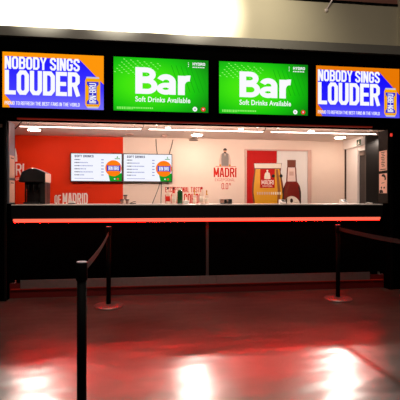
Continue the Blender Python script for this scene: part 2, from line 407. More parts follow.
g = MB(); put(g, block_text('OF', *box_px(54.5,195,61,204), thick=.36, gap=.5), YG, M_whitevin)
put(g, block_text('MADRID', *box_px(62.6,193,87.8,204.3), thick=.36, gap=.4), YG, M_whitevin)
flat(g, 'city_lettering', wall_back, 'white OF MADRID lettering on the red wall')
g = MB(); put(g, block_text('MADRÍ', *box_px(-6,163.5,24,175.5), thick=.26, gap=.6), YG, M_whitevin)
put(g, block_text('EXCEPCIONAL', *box_px(-4,177.2,21.5,180.4), thick=.18, gap=1.2), YG, M_whitevin)
a = P(9.5,162.0); figure(g, a.x, a.y, (Z_at(9.5,140,YB)-a.y), YG, (M_skin, M_hair, M_waist, M_whitevin))
flat(g, 'white_logo', wall_back, 'white MADRÍ logo on the red wall behind the jamb')

# ------------------------------------------------------------------ double doors printed with a beer glass and bottle
YD = YB - .04
dx0, dx1, dz1 = X_at(246.8,YD), X_at(307.6,YD), Z_at(277,151.0,YD); dm = X_at(276.8,YD)
q = MB(); q.box(dx0, dm-.003, YD, YD+.035, .01, dz1, M_dred); d2 = struct(q, 'door_2')
q = MB(); q.box(dm+.003, dx1, YD, YD+.035, .01, dz1, M_white); q.build('door_leaf', d2, 0., 'white door leaf with a beer bottle')
q = MB(); q.box(dx0-.035, dx0-.003, YD-.015, YB-.001, 0, dz1+.03, M_frame); q.box(dx1+.003, dx1+.075, YD-.015, YB-.001, 0, dz1+.03, M_frame); q.box(dx0-.003, dx1+.003, YD-.015, YB-.001, dz1+.003, dz1+.03, M_frame)
q.build('door_frame', d2)
for px in (273.1, 280.7):
    q = MB(); q.lathe(X_at(px,YD), Z_at(px,176,YD), [(.028,YD-.004),(.034,YD-.02),(.018,YD-.03)], M_plasticbl, 16, 'y'); q.build('door_knob', d2, 0., 'round dark knob')
yy = YD - .0015
def PP(pts): return [P(a, b, YD) for a, b in pts]
g = MB()
glass = [(253.6,163.2),(254.2,172),(252.2,184),(251.8,192),(253.2,204),(254.2,215),(282.2,215),(283.6,204),(284.4,195),(282.8,183),(280.6,172),(281.8,163.2)]
put(g, [PP(glass)], yy, M_glassedge)
put(g, [PP([(254.2,163.5),(254.7,168.2),(281,168.2),(281.3,163.5)])], yy-.0008, M_foam)
put(g, [PP([(255.6,169),(254,184),(253.6,192),(255.0,204),(256,214),(281,214),(282,203),(282.4,195),(281,184),(279.3,169)])], yy-.0008, M_beer)
put(g, [PP([(275.8,169.5),(278,169.5),(280.5,190),(279.6,205),(277,205),(277.6,190)])], yy-.0012, M_beerdk)
put(g, [PP([(260.2,169),(274.8,169),(274.6,188),(260,188)])], yy-.0016, M_dred)
put(g, block_text('MADRÍ', *box_px(261.5,180,273.5,184.5,YD), thick=.24, gap=.6), yy-.0022, M_whitevin)
put(g, block_text('EXCEPCIONAL', *box_px(262.5,185.3,272.5,187,YD), thick=.18, gap=1.2), yy-.0022, M_whitevin)
a = P(267.3,179.2,YD); figure(g, a.x, a.y, Z_at(267.3,169.8,YD)-a.y, yy-.0022, (M_foam, M_foam, M_foam, M_foam))
rnd = random.Random(5); px = 257.
while px < 279.5:
    wpx = .8+.8*rnd.random()
    put(g, [PP([(px,192.0),(px+wpx,192.0),(px+wpx,194.6),(px,194.6)])], yy-.002, M_foam if px > 270 else M_frame); px += wpx+.9
flat(g, 'beer_glass_print', d2, 'printed glass of amber beer with red label')
g = MB()
put(g, [PP([(287.2,160),(295.8,160),(295.8,167.5),(287.2,167.5)])], yy, M_glassedge)
put(g, [PP([(286.9,167.5),(296.1,167.5),(296.9,181.5),(286.1,181.5)])], yy, M_glassedge)
put(g, [PP([(288.0,167.5),(295.0,167.5),(295.7,181.5),(287.3,181.5)])], yy-.0006, M_foil)
put(g, [PP([(286.1,181.5),(296.9,181.5),(299.8,186),(301,192),(301.2,215),(282,215),(282.4,192),(284,186)])], yy, M_bottle)
put(g, [PP([(289.2,171.5),(293.6,171.5),(293.6,175.6),(289.2,175.6)])], yy-.0012, M_frame)
put(g, [PP([(285.5,190),(288.5,184),(290,184),(287.5,191),(287,205),(285,205)])], yy-.0008, M_glassedge)
put(g, [PP([(282,192),(284,186.5),(285,187),(283.6,193),(283.4,210),(282,210)]), PP([(301,192),(299,186.5),(298,187),(299.4,193),(299.6,210),(301,210)])], yy-.0006, M_hair)
c = P(291.6,205.5,YD); put(g, [disc2d(c.x, c.y, .175, 28, .19)], yy-.0008, M_foam)
put(g, [disc2d(P(291.5,200.6,YD).x, P(291.5,200.6,YD).y, .03, 14, .045)], yy-.0014, M_hair)
flat(g, 'beer_bottle_print', d2, 'printed brown beer bottle with pale neck label')

# ------------------------------------------------------------------ bar counter
YC = 5.67
ct = thing('bar_counter', 'long black bar counter with pale worktop and a glowing red strip below its edge', 'counter', ((XL+XRR)/2, 5.9, 0))
q = MB(); q.box(X_at(11,5.5), X_at(383,5.5), 5.50, 6.62, 1.236, 1.25, M_top); q.build('worktop', ct, .004)
q = MB(); q.box(X_at(11,5.5), X_at(383,5.5), 5.508, 5.56, 1.07, 1.2355, M_fascia); q.build('fascia', ct)
q = MB(); q.box(-1.70, 3.336, 5.515, 5.548, 1.036, 1.062, M_led); q.prism([(-1.69,5.519,1.0355),(-1.69,5.519,1.0325),(-1.69,5.526,1.0185),(-1.69,5.534,1.0185),(-1.69,5.534,1.0355)], (5.016,0,0), M_leddown); q.box(-1.70, 3.336, 5.5345, 5.548, 1.018, 1.0359, M_black); q.build('light_strip', ct, .003, 'glowing red light strip')
px_post = X_at(207.5, 5.66)
q = MB(); q.box(XL+.002, px_post-.022, YC, YC+.04, .25, 1.2355, M_black); q.build('front_panel', ct)
q = MB(); q.box(px_post+.022, XRR-.002, YC, YC+.04, .25, 1.2355, M_black); q.build('front_panel', ct)
q = MB(); q.box(px_post-.019, px_post+.019, YC-.004, YC+.04, .25, 1.2355, M_steelmid); q.build('divider_strip', ct, .002, 'dark steel strip between the panels')
for a, b in ((X_at(20.3,5.66), X_at(200,5.66)-.004), (X_at(200,5.66), X_at(216,5.66)), (X_at(216,5.66)+.004, X_at(370,5.66))):
    q = MB(); q.box(a, b, YC-.012, YC+.04, .135, .2495, M_steel); q.build('kick_plate', ct, .002, 'brushed steel kick plate')
q = MB(); q.box(XL-.018, XRR+.018, YC+.05, YC+.09, 0, .20, M_plinth); q.build('plinth', ct)
q = MB(); q.box(XL+.01, XRR-.01, YC+.006, YC+.02, .122, .134, M_ledlow); q.build('toe_light', ct, 0., 'dim red light under the kick plates')
q = MB(); q.box(XL+.05, XRR-.05, YC+.1, 6.58, .05, 1.2355, M_black); q.build('cabinet_carcass', ct)

# ------------------------------------------------------------------ advert screens over the counter
YS = 5.28; SW, SZ0, SZ1 = 1.212, 2.440, 3.122
W_ = screen_mat('screen_white', (250,250,255), 1.0)
def display_box(x0, w, z0, z1, y):
    def uv(u, v): return Vector((x0+u*w, z1-v*(z1-z0)))
    return uv
def upoly(mb, uv, pts, y, m):
    mb.poly([(uv(a,b)[0], y, uv(a,b)[1]) for a, b in pts], m, [(a, 1-b) for a, b in pts])
def frame_for(root, x0, x1, z0, z1, y, depth, b, mtl):
    q = MB(); q.box(x0-b, x1+b, y+.002, y+depth, z0-b, z1+b, mtl)
    for X0, X1, Z0, Z1 in ((x0-b,x0,z0-b,z1+b),(x1,x1+b,z0-b,z1+b),(x0,x1,z0-b,z0),(x0,x1,z1,z1+b)):
        q.box(X0, X1, y-.006, y+.002, Z0, Z1, mtl)
    q.build('frame', root)
def loud_screen(x0, label, s, tagname):
    r = thing('advert_screen', label, 'screen', (x0+SW/2, YS+.04, SZ0), 'lit advert screens above the bar')
    x1 = x0+SW; frame_for(r, x0, x1, SZ0, SZ1, YS, .078, .012, M_black)
    uv = display_box(x0, SW, SZ0, SZ1, YS); y = YS
    OR = screen_mat('screen_orange_'+tagname, (255,150,0) if s > .9 else (232,120,0), 1.)
    BL = screen_mat('screen_blue_'+tagname, (40,30,255), 1., [(0,(118,112,255) if s > .9 else (90,84,255)),(.35,(62,54,255) if s > .9 else (36,28,255)),(.8,(34,24,255) if s > .9 else (18,8,250))], 'v')
    D = MB(); D.nofix = True
    upoly(D, uv, [(0,0),(0,1),(1,1),(1,0)], y+.001, OR)
    upoly(D, uv, [(.022,.075),(.022,.765),(.105,.93),(.055,.935),(.075,1),(1,1),(1,.53),(.757,.09)], y, BL)
    # the can: body, lid, blue bow-tie panel
    CN = screen_mat('screen_can_orange', (255,176,0), .95); SI = screen_mat('screen_silver', (205,205,225), .9); CB = screen_mat('screen_can_blue', (62,58,214), .9)
    upoly(D, uv, [(.822,.42),(.812,.47),(.812,.90),(.828,.955),(.948,.955),(.964,.90),(.964,.47),(.954,.42)], y-.0010, CN)
    upoly(D, uv, [(.826,.395),(.822,.425),(.954,.425),(.950,.395)], y-.0015, SI); upoly(D, uv, [(.828,.945),(.836,.975),(.942,.975),(.948,.945)], y-.0015, SI)
    upoly(D, uv, [(.828,.485),(.828,.535),(.848,.575),(.848,.81),(.828,.85),(.828,.90),(.948,.90),(.948,.85),(.928,.81),(.928,.575),(.948,.535),(.948,.485)], y-.0015, CB)
    d = D.build('display', r)
    def U(u0, u1, v0, v1): a = uv(u0, v1); b = uv(u1, v0); return a[0], b[0], a[1], b[1]
    T = MB(); T.nofix = True
    put(T, block_text('NOBODY SINGS', *U(.022,.757,.078,.305), thick=.335, gap=.30), y-.002, W_)
    put(T, block_text('LOUDER', *U(.022,.757,.325,.765), thick=.35, gap=.22), y-.002, W_)
    T.build('headline_lettering', d)
    T = MB(); T.nofix = True
    put(T, block_text('PROUD TO REFRESH THE BEST FANS IN THE WORLD', *U(.022,.757,.885,.950), thick=.27, gap=.5), y-.002, W_)
    T.build('tagline_lettering', d)
    # vertical can lettering
    T = MB(); T.nofix = True
    a = uv(.888,.695); h = SZ1-SZ0
    qs = block_text('IRN-BRU', -.185*h, .185*h, -.055*SW*.62, .055*SW*.62, thick=.28, gap=.5)
    put(T, [[Vector((a[0]-p[1], a[1]+p[0])) for p in q] for q in qs], y-.002, W_); T.build('can_lettering', d)
    return r
loud_screen(X_at(2.4,YS), 'blue and orange NOBODY SINGS LOUDER screen above the dispenser end of the bar', 1., 'bright')
loud_screen(X_at(316,YS), 'blue and orange NOBODY SINGS LOUDER screen above the side doorway and taped posters', .8, 'deep')
def bar_screen(x0, label):
    r = thing('advert_screen', label, 'screen', (x0+SW/2, YS+.04, SZ0), 'lit advert screens above the bar')
    x1 = x0+SW; frame_for(r, x0, x1, SZ0, SZ1, YS, .078, .012, M_black)
    uv = display_box(x0, SW, SZ0, SZ1, YS); y = YS
    GR = screen_mat('screen_green', (40,220,0), 1., [(0,(84,236,8)),(.25,(60,228,4)),(.5,(18,196,6)),(.75,(2,128,10))], 'radial')
    LG = screen_mat('screen_light_green', (150,255,110), .9); DG = screen_mat('screen_mid_green', (8,160,8), 1.)
    RD = screen_mat('screen_red', (236,28,28), .9)
    D = MB(); D.nofix = True
    upoly(D, uv, [(0,0),(0,1),(1,1),(1,0)], y+.001, GR)
    for k in range(9):       # dotted chevrons of the picture, upper corner
        for j in range(12):
            u = .10+.035*j-.012*k; v = .03+.030*k+.006*j
            if (j+k) % 2 == 0 and u < .48: upoly(D, uv, [(u,v),(u+.004,v+.016),(u+.021,v+.020),(u+.017,v+.004)], y, LG)
    for k in range(7):       # fine diagonal streaks
        u = .60+.05*k; upoly(D, uv, [(u,.12),(u+.10,.62),(u+.106,.62),(u+.006,.12)], y, DG)
    for c, mm in ((.855, W_), (.945, RD)):
        p = uv(c,.935); D.poly([(v[0], y-.001, v[1]) for v in disc2d(p[0], p[1], .03, 20)], mm)
    p = uv(.945,.935); put(D, block_text('V', p[0]-.012, p[0]+.012, p[1]-.012, p[1]+.012, thick=.3), y-.002, W_)
    p = uv(.855,.935); put(D, block_text('H', p[0]-.010, p[0]+.010, p[1]-.010, p[1]+.010, thick=.3), y-.002, GR2)
    d = D.build('display', r)
    def U(u0, u1, v0, v1): a = uv(u0, v1); b = uv(u1, v0); return a[0], b[0], a[1], b[1]
    T = MB(); T.nofix = True; put(T, bar_word(*U(.225,.805,.18,.675)), y-.002, W_); T.build('headline_lettering', d)
    T = MB(); T.nofix = True; put(T, font_text('Soft Drinks Available', *U(.225,.805,.725,.825), bold=.018), y-.002, W_); T.build('tagline_lettering', d)
    T = MB(); T.nofix = True; put(T, block_text('HYDRO', *U(.83,.965,.05,.105), thick=.28, gap=.6), y-.002, W_)
    for k in range(7): put(T, [[uv(.83+.019*k,.130), uv(.842+.019*k,.130), uv(.842+.019*k,.15), uv(.83+.019*k,.15)]], y-.002, W_)
    for k in range(3): put(T, [disc2d(uv(.785,.06+.035*k)[0], uv(.785,.06+.035*k)[1], .006, 8)], y-.002, W_)
    T.build('venue_lettering', d)
    T = MB(); T.nofix = True
    rnd = random.Random(3); u = .035
    while u < .40:
        w = .008+.008*rnd.random(); hh = .045 if u < .19 else .03
        put(T, [[uv(u,.925), uv(u+w,.925), uv(u+w,.925+hh), uv(u,.925+hh)]], y-.002, LG); u += w+.006
    T.build('small_lettering', d)
    return r
GR2 = screen_mat('screen_icon_green', (20,150,20), 1.)
bar_screen(X_at(113.5,YS), 'green Bar screen above the two soft drinks menus')
bar_screen(X_at(219,YS), 'green Bar screen above the printed beer doors')

# ------------------------------------------------------------------ soft drinks menu screens on the back wall
YT = 7.90
def menu(x0, x1, label):
    z0, z1 = 1.650, 2.190
    r = thing('menu_screen', label, 'television', ((x0+x1)/2, YT+.05, z0), 'soft drinks menu screens on the back wall')
    b = .014; frame_for(r, x0+b, x1-b, z0+b, z1-b, YT, .05, b, M_plasticbl)
    q = MB(); q.box((x0+x1)/2-.2, (x0+x1)/2+.2, YT+.05, YB-.001, z0+.15, z1-.15, M_plasticbl); q.build('wall_bracket', r)
    x0 += b; x1 -= b; z0 += b; z1 -= b
    uv = display_box(x0, x1-x0, z0, z1, YT); y = YT
    SWH = screen_mat('menu_white', (244,246,255), 1.0); NV = screen_mat('menu_navy', (30,32,96), .9); LB = screen_mat('menu_pale_blue', (150,156,214), .9)
    MO = screen_mat('menu_orange', (255,124,0), 1.); MBL = screen_mat('menu_blue', (38,40,190), 1.); MG = screen_mat('menu_green', (0,150,30), 1.); RD = screen_mat('screen_red', (236,28,28), .9)
    D = MB(); D.nofix = True; upoly(D, uv, [(0,0),(0,1),(1,1),(1,0)], y+.001, SWH)
    put(D, [[uv(.735,.76), uv(1,.70), uv(1,1), uv(.765,1)]], y, MG)
    c = uv(.835,.525); put(D, [disc2d(c[0], c[1], .152)], y-.0008, MO)
    put(D, [[uv(.705,.40), uv(.73,.43), uv(.94,.43), uv(.975,.40), uv(.975,.65), uv(.94,.62), uv(.73,.62), uv(.705,.65)]], y-.0014, MBL)
    c = uv(.925,.92); put(D, [disc2d(c[0], c[1], .02, 14)], y-.0014, RD); c = uv(.86,.92); put(D, [disc2d(c[0], c[1], .013, 12)], y-.0014, SWH)
    put(D, [[uv(.86,.16), uv(.97,.16), uv(.97,.185), uv(.86,.185)], [uv(.90,.14), uv(.915,.06), uv(.93,.14)]], y, MG)
    d = D.build('display', r)
    def U(u0, u1, v0, v1): a = uv(u0, v1); b2 = uv(u1, v0); return a[0], b2[0], a[1], b2[1]
    T = MB(); T.nofix = True; put(T, block_text('SOFT DRINKS', *U(.065,.44,.05,.135), thick=.3, gap=.7), y-.002, NV); T.build('headline_lettering', d)
    T = MB(); T.nofix = True; put(T, block_text('IRN BRU', *U(.735,.945,.455,.595), thick=.32, gap=.4), y-.0022, SWH); T.build('logo_lettering', d)
    T = MB(); T.nofix = True
    rnd = random.Random(8)
    for k, (v, ue) in enumerate(((.20,.17),(.31,.32),(.425,.41),(.54,.28),(.65,.41),(.76,.25))):
        u = .065
        while u < ue:
            w = .012+.012*rnd.random(); put(T, [[uv(u,v), uv(u+w,v), uv(u+w,v+.034), uv(u,v+.034)]], y-.002, NV if u < .15 else LB); u += w+.007
        put(T, [[uv(.59,v), uv(.64,v), uv(.64,v+.034), uv(.59,v+.034)]], y-.002, LB)
    put(T, [[uv(.065,.895), uv(.44,.895), uv(.44,.912), uv(.065,.912)]], y-.002, LB)
    T.build('menu_lettering', d)
    return r
menu(-1.412, -.458, 'wall mounted soft drinks menu screen on the red wall')
menu(-.446, .488, 'wall mounted soft drinks menu screen on the pale wall with black cables')

# ------------------------------------------------------------------ lights of the bar
YL = 6.63; ZL = 2.436
def linear_light(pa, pb, label):
    xa, xb = X_at(pa,YL), X_at(pb,YL)
    r = thing('linear_light', label, 'light', ((xa+xb)/2, YL, ZL), 'suspended linear lights over the bar')
    q = MB(); q.box(xa, xb, YL-.010, YL+.010, ZL+.001, ZL+.010, M_tube); q.build('diffuser', r)
    q = MB(); q.box(xa, xb, YL-.006, YL+.006, ZL+.0105, ZL+.022, M_greygl); q.build('housing', r)
    for x in (xa+.12, xb-.10):
        q = MB(); q.tube([(x,YL,ZL+.022),(x,YL,ZC-.012)], .003, M_cable, 6); q.build('suspension_wire', r)
        q = MB(); q.lathe(x, YL, [(.012,ZC-.014),(.022,ZC-.008),(.022,ZC-.0002)], M_plasticwh, 14); q.build('ceiling_cup', r)
    q = MB(); q.tube([(xb-.01,YL,ZL+.02),(xb+.03,YL,ZL+.03),(xb+.045,YL,ZL+.06),(xb+.03,YL,ZL+.085),(xb+.02,YL,ZC)], .005, M_cable, 6); q.build('feed_cable', r)
linear_light(20,141,'suspended pink-white linear light in front of the red wall')
linear_light(149,263,'suspended pink-white linear light over the bottles and central logo')
linear_light(271,376,'suspended pink-white linear light over the printed beer doors')
def downlight(px, py, rad, lens, label, proto=[]):
    x, y, z = on_ceiling(px, py, ZC)
    r = thing('downlight', label, 'light', (x, y, z), 'round ceiling downlights behind the bar')
    q = MB(); q.lathe(x, y, [(rad,z-.001),(rad+.012,z-.004),(rad+.012,z-.016),(rad,z-.018)], M_plasticwh, 24); q.build('trim_ring', r)
    q = MB(); q.lathe(x, y, [(rad,z-.0185),(rad,z-.022)], lens, 24); q.build('lens', r)
for px, py, rad, ln, lb in ((34.2,128.9,.10,M_down,'bright round downlight above the black drinks dispenser'),
    (197,134.2,.10,M_down,'bright round downlight above the middle of the bar'),
    (340,136.8,.10,M_down,'bright round downlight beside the side doorway'),
    (168,126.8,.04,M_downs,'small round downlight above the pale wall menu screen'),
    (241,128.2,.04,M_downs,'small round downlight above the central red logo'),
    (311,130.2,.05,M_downs,'small round downlight above the printed beer doors')):
    downlight(px, py, rad, ln, lb)
x, y, z = on_ceiling(193.3,138.8,ZC)
q = MB(); q.lathe(x, y, [(.05,z-.001),(.085,z-.012),(.10,z-.03),(.085,z-.045),(.05,z-.05)], M_greygl, 24)
tag(q.build('ceiling_speaker', origin=(x,y,z)), 'dark round fitting on the ceiling just behind the middle downlight', 'fitting')
x, y, z = on_ceiling(130,134.2,ZC)
q = MB(); q.lathe(x, y, [(.07,z-.001),(.08,z-.008),(.08,z-.014),(.055,z-.02)], M_frame, 24)
tag(q.build('ceiling_vent', origin=(x,y,z)), 'flat pinkish round plate on the ceiling near the gap between lights', 'fitting')
x, y, z = on_ceiling(164.5,134.8,ZC)
q = MB(); q.lathe(x, y, [(.05,z-.001),(.055,z-.01),(.05,z-.03),(.03,z-.042)], M_frame, 24)
tag(q.build('smoke_detector', origin=(x,y,z)), 'small round smoke detector on the ceiling above the pale wall menu', 'smoke detector')

# ------------------------------------------------------------------ cables
def cable(pts, label, r=.006):
    q = MB(); q.tube(pts, r, M_cable, 6); tag(q.build('cable', origin=pts[0]), label, 'cable', 'black cables around the menu screen')
yc = YB-.0065
pt = lambda px, py: (X_at(px,yc), yc, Z_at(px,py,yc))
cable([pt(156,139.2),pt(156.2,146),pt(157.4,154.6)], 'black cable dropping straight from ceiling to menu screen top')
cable([pt(173,139.8),pt(171.2,147),pt(169,154.8)], 'slanting black cable from ceiling to the menu screen corner')
cable([pt(160.2,181),pt(158.5,188),pt(155.4,196),pt(151.4,206)], 'black cable slanting down the wall below the menu screen')
cable([pt(161,181),pt(161.4,190),pt(161,198),pt(161,206)], 'black cable hanging straight down below the menu screen')
p0 = (XL+.004, 5.86, Z_at(15,129,5.86)); p1 = (X_at(23,5.86), 5.86, Z_at(23,119.5,5.86))
q = MB(); q.tube([p0, tuple((Vector(p0)+Vector(p1))/2+Vector((0,0,-.008))), p1], .007, M_cable, 6); tag(q.build('brace_rod', origin=p0), 'thin dark rod slanting across the upper corner of the opening', 'rod')

# exit sign fixed on the soffit over the side doorway
es = thing('exit_sign', 'small dark green exit sign on the soffit above the side doorway', 'sign', (XR-.08, 7.33, 2.34))
q = MB(); q.box(XR-.085, XR-.0605, 7.225, 7.40, 2.335, 2.46, M_plasticwh); q.build('sign_box', es)
xf = XR-.0865
q = MB(); q.nofix = True; q.poly([(xf,7.395,2.342),(xf,7.23,2.342),(xf,7.23,2.453),(xf,7.395,2.453)], M_exit); q.build('sign_face', es)
q = MB(); q.nofix = True; q.poly([(xf-.001,7.36-a*.07,2.355+b*.075) for a, b in ((0,0),(.3,0),(.5,.4),(.8,.1),(1,.15),(.65,.65),(.9,.7),(.5,.85),(.2,.5))], M_whitevin); q.poly([(xf-.001,7.32-v[0],2.435+v[1]) for v in disc2d(0,0,.008,10)], M_whitevin); q.build('sign_pictogram', es)

# two taped posters on the jamb
def poster(x, sg, ya, z0, z1, label, kind):
    """sheet taped flat on a jamb; sg = +1 when its face looks towards +x"""
    yb = ya+.203; r = thing('poster', label, 'poster', (x, (ya+yb)/2, z0), 'paper posters on the opening jambs')
    q = MB(); q.box(min(x, x+sg*.002), max(x, x+sg*.002), ya, yb, z0, z1, M_paper); q.build('sheet', r)
    q = MB(); q.nofix = True
    def S(pts): q.poly([(x+sg*.0026, (yb-(yb-ya)*a) if sg < 0 else (ya+(yb-ya)*a), z0+(z1-z0)*b) for a, b in pts], M_ink)
    if kind == 0:
        for k in range(9):
            b = .9-.085*k; S([(.25+.1*(k%3)/2,b),(.75-.08*(k%2),b),(.75-.08*(k%2),b+.035),(.25+.1*(k%3)/2,b+.035)])
        S([(.15,.05),(.85,.05),(.85,.09),(.15,.09)])
    elif kind == 1:
        S([(.35,.95),(.65,.98),(.85,.85),(.9,.68),(.7,.66),(.72,.78),(.5,.86),(.35,.84)])
        S([(.2,.28),(.34,.36),(.42,.28),(.3,.22)]); S([(.55,.30),(.72,.34),(.78,.26),(.6,.22)])
        S([(.05,.0),(.05,.14),(.25,.2),(.48,.14),(.55,.02)]); S([(.3,.5),(.7,.52),(.7,.55),(.3,.53)])
    else: S([(.2,.86),(.8,.86),(.8,.9),(.2,.9)])
    q.build('poster_print', r)
poster(XRR-.0005, -1, 5.602, 1.742, 2.040, 'pale paper poster with rows of dark text, on the jamb by the charcoal partition', 0)
poster(XRR-.0005, -1, 5.602, 1.408, 1.700, 'pale paper poster with dark drawings, below the one with rows of text', 1)
poster(XL+.0005, 1, 5.655, 1.600, 1.900, 'pale paper sheet on the jamb beside the drinks dispenser, upper of two', 2)
poster(XL+.0005, 1, 5.655, 1.275, 1.570, 'pale paper sheet on the jamb beside the drinks dispenser, lower of two', 2)
q = MB(); xx = X_at(391.3,5.56)-.004; zz = Z_at(391.3,135,5.56); q.box(xx-.014, xx+.014, 5.545, 5.5652, zz-.022, zz+.022, M_ledlive); tag(q.build('indicator_light', bevel=.003, origin=(xx,5.56,zz)), 'small dim red light high on the black pillar beside the posters', 'light')
q = MB(); xx = X_at(1.2,5.57); zz = Z_at(1.2,125.5,5.57); q.box(xx-.022, xx+.012, 5.574, 5.5801, zz-.022, zz+.022, M_frame); tag(q.build('sticker', origin=(xx,5.575,zz)), 'small pinkish sticker on the black pillar below the advert screen', 'sticker')
q = MB(); q.box(X_at(16,5.36), X_at(374,5.36), 5.40, 5.42, 2.322, 2.3401, M_redglow); tag(q.build('soffit_reflection', origin=(1,5.41,2.335)), 'long dim red reflection line under the screen bulkhead, built as a glowing bar', 'light')  # glowing bar stands in for the counter strip's reflection in the shutter rail
# slender rod from the wall above
a = Vector((X_at(326.5,YU-.02), YU-.004, Z_at(326.5,10,YU-.02))); b = a + Vector((.16,-.10,.30))
rd = thing('hanger_rod', 'slim pale metal rod slanting up from the wall above the screens', 'rod', tuple(a))
q = MB(); q.tube([a, b], .011, M_whitevin, 10); q.build('rod', rd)
q = MB(); q.lathe(a.x, a.z, [(.026,a.y+.003),(.026,a.y-.012),(.012,a.y-.03)], M_whitevin, 14, 'y'); q.build('wall_fixing', rd)

# ------------------------------------------------------------------ on the worktop
ZW = 1.2502
xd0, xd1 = -1.813, -1.449; yf = 6.15
ds = thing('drinks_dispenser', 'black drinks dispenser with sloping hood at the end of the worktop', 'dispenser', ((xd0+xd1)/2, 6.3, ZW))
zh0, zh1 = ZW+.315, ZW+.516
q = MB(); q.prism([(xd0-.012,yf,zh0),(xd1-.004,yf,zh0),(xd1-.004,yf,zh1-.062),(xd0+.245,yf,zh1-.012),(xd0+.215,yf,zh1),(xd0+.15,yf,zh1),(xd0+.035,yf,zh1-.055)], (0,.35,0), M_plasticbl); q.build('hood', ds, .008)
q = MB(); q.box(xd1-.0035, xd1, yf+.005, yf+.345, zh0, zh1-.07, M_frame); q.build('hood_side', ds, .006, 'pinkish metal end plate of the hood')
q = MB(); q.box(xd0+.05, xd1-.01, yf+.20, yf+.345, ZW, zh0-.001, M_plasticbl); q.build('body', ds, .006)
q = MB(); q.box(xd1-.085, xd1-.012, yf+.03, yf+.199, ZW, zh0-.001, M_plasticbl); q.build('side_pillar', ds, .006)
for k in range(3):
    xx = xd0+.10+.075*k
    q = MB(); q.lathe(xx, yf+.10, [(.026,zh0-.002),(.026,zh0-.08),(.016,zh0-.12),(.010,zh0-.15)], M_steeldark, 16); q.build('nozzle', ds, 0., 'dark steel nozzle')
q = MB(); q.tube([(xd0+.075,yf+.06,ZW+.03),(xd0+.075,yf+.06,zh0-.002)], .012, M_steeldark, 10); q.build('tap_tube', ds)
q = MB(); q.box(xd0+.05, xd1-.10, yf+.03, yf+.19, ZW, ZW+.028, M_plasticbl); q.build('drip_tray', ds, .004)

YI = 6.10
def cup(px, base, lb):
    x = X_at(px,YI); r = thing('cup', lb, 'cup', (x,YI,base), 'small metal cups stacked on the worktop')
    q = MB(); q.lathe(x, YI, [(.018,base),(.024,base+.052)], M_cupm, 18); q.build('cup_body', r)
    q = MB(); q.lathe(x, YI, [(.024,base+.0522),(.031,base+.0526),(.031,base+.064),(.024,base+.066)], M_plasticbl, 18); q.build('rim', r, 0., 'black rim')
cup(121.9, ZW, 'coppery cup with black rim at the foot of the stack, against red wall')
cup(127.2, ZW, 'coppery cup with black rim at the foot of the stack, beside the tongs')
cup(125.3, ZW+.0665, 'coppery cup with black rim on top of the stack')
q = MB(); xa = X_at(129.8,YI); q.tube([(xa,YI,ZW+.008),(xa+.05,YI+.01,ZW+.03),(xa+.085,YI,ZW+.034)], .005, M_hair, 8); q.tube([(xa,YI,ZW+.008),(xa+.06,YI-.02,ZW+.008),(xa+.09,YI-.02,ZW+.008)], .006, M_hair, 8)
tag(q.build('serving_tongs', origin=(xa,YI,ZW)), 'small dark tongs lying on the worktop beside the stacked cups', 'tongs')
def bottle(px, top, wpx, mbody, mneck, mcap, lb, shoulder=.55, Y=YI, labelm=None):
    x = X_at(px,Y); H = Z_at(px,top,Y)-ZW; rr = wpx/2*Y/F
    r = thing('bottle', lb, 'bottle', (x,Y,ZW), 'bottles standing on the worktop')
    q = MB(); q.lathe(x, Y, [(rr*.92,ZW),(rr,ZW+.01),(rr,ZW+H*shoulder),(rr*.8,ZW+H*(shoulder+.09)),(rr*.36,ZW+H*(shoulder+.17)),(rr*.34,ZW+H*.86)], mbody, 20, mats=[mbody,mbody,mbody,mneck,mneck]); q.build('glass', r)
    q = MB(); q.lathe(x, Y, [(rr*.42,ZW+H*.86),(rr*.42,ZW+H)], mcap, 16); q.build('cap', r)
    if labelm: q = MB(); q.lathe(x, Y, [(rr*1.03,ZW+H*.15),(rr*1.03,ZW+H*(shoulder-.1))], labelm, 20); q.build('paper_label', r)
bottle(167.9,187.0,4.2,M_clear,M_clear,M_hair,'clear bottle with dark cap nearest the hanging cable',labelm=M_redvin)
bottle(173.6,187.2,4.0,M_clear,M_redvin,M_hair,'clear bottle with red neck beside the big green bottle',labelm=M_foam)
bottle(179.9,188.0,5.6,M_green,M_green,M_foam,'broad dark green bottle with pale cap',.72)
bottle(194.6,190.0,2.9,M_clear,M_amber,M_amber,'slim bottle with amber neck beside the white tub',labelm=M_foam)
bottle(201.7,187.0,4.4,M_clear,M_clear,M_dred,'clear bottle with dark red cap between two amber-necked bottles',labelm=M_foam)
bottle(206.7,190.2,3.4,M_clear,M_amber,M_amber,'amber-necked bottle standing last in the row, nearest the red logo',labelm=M_foam)
x = X_at(186,YI-.1); q = MB(); q.box(x-.038, x+.038, YI-.14, YI-.06, ZW, ZW+.05, M_plasticwh)
tag(q.build('tub', bevel=.006, origin=(x,YI-.1,ZW)), 'small white tub in front of the bottles beside the green bottle', 'tub')
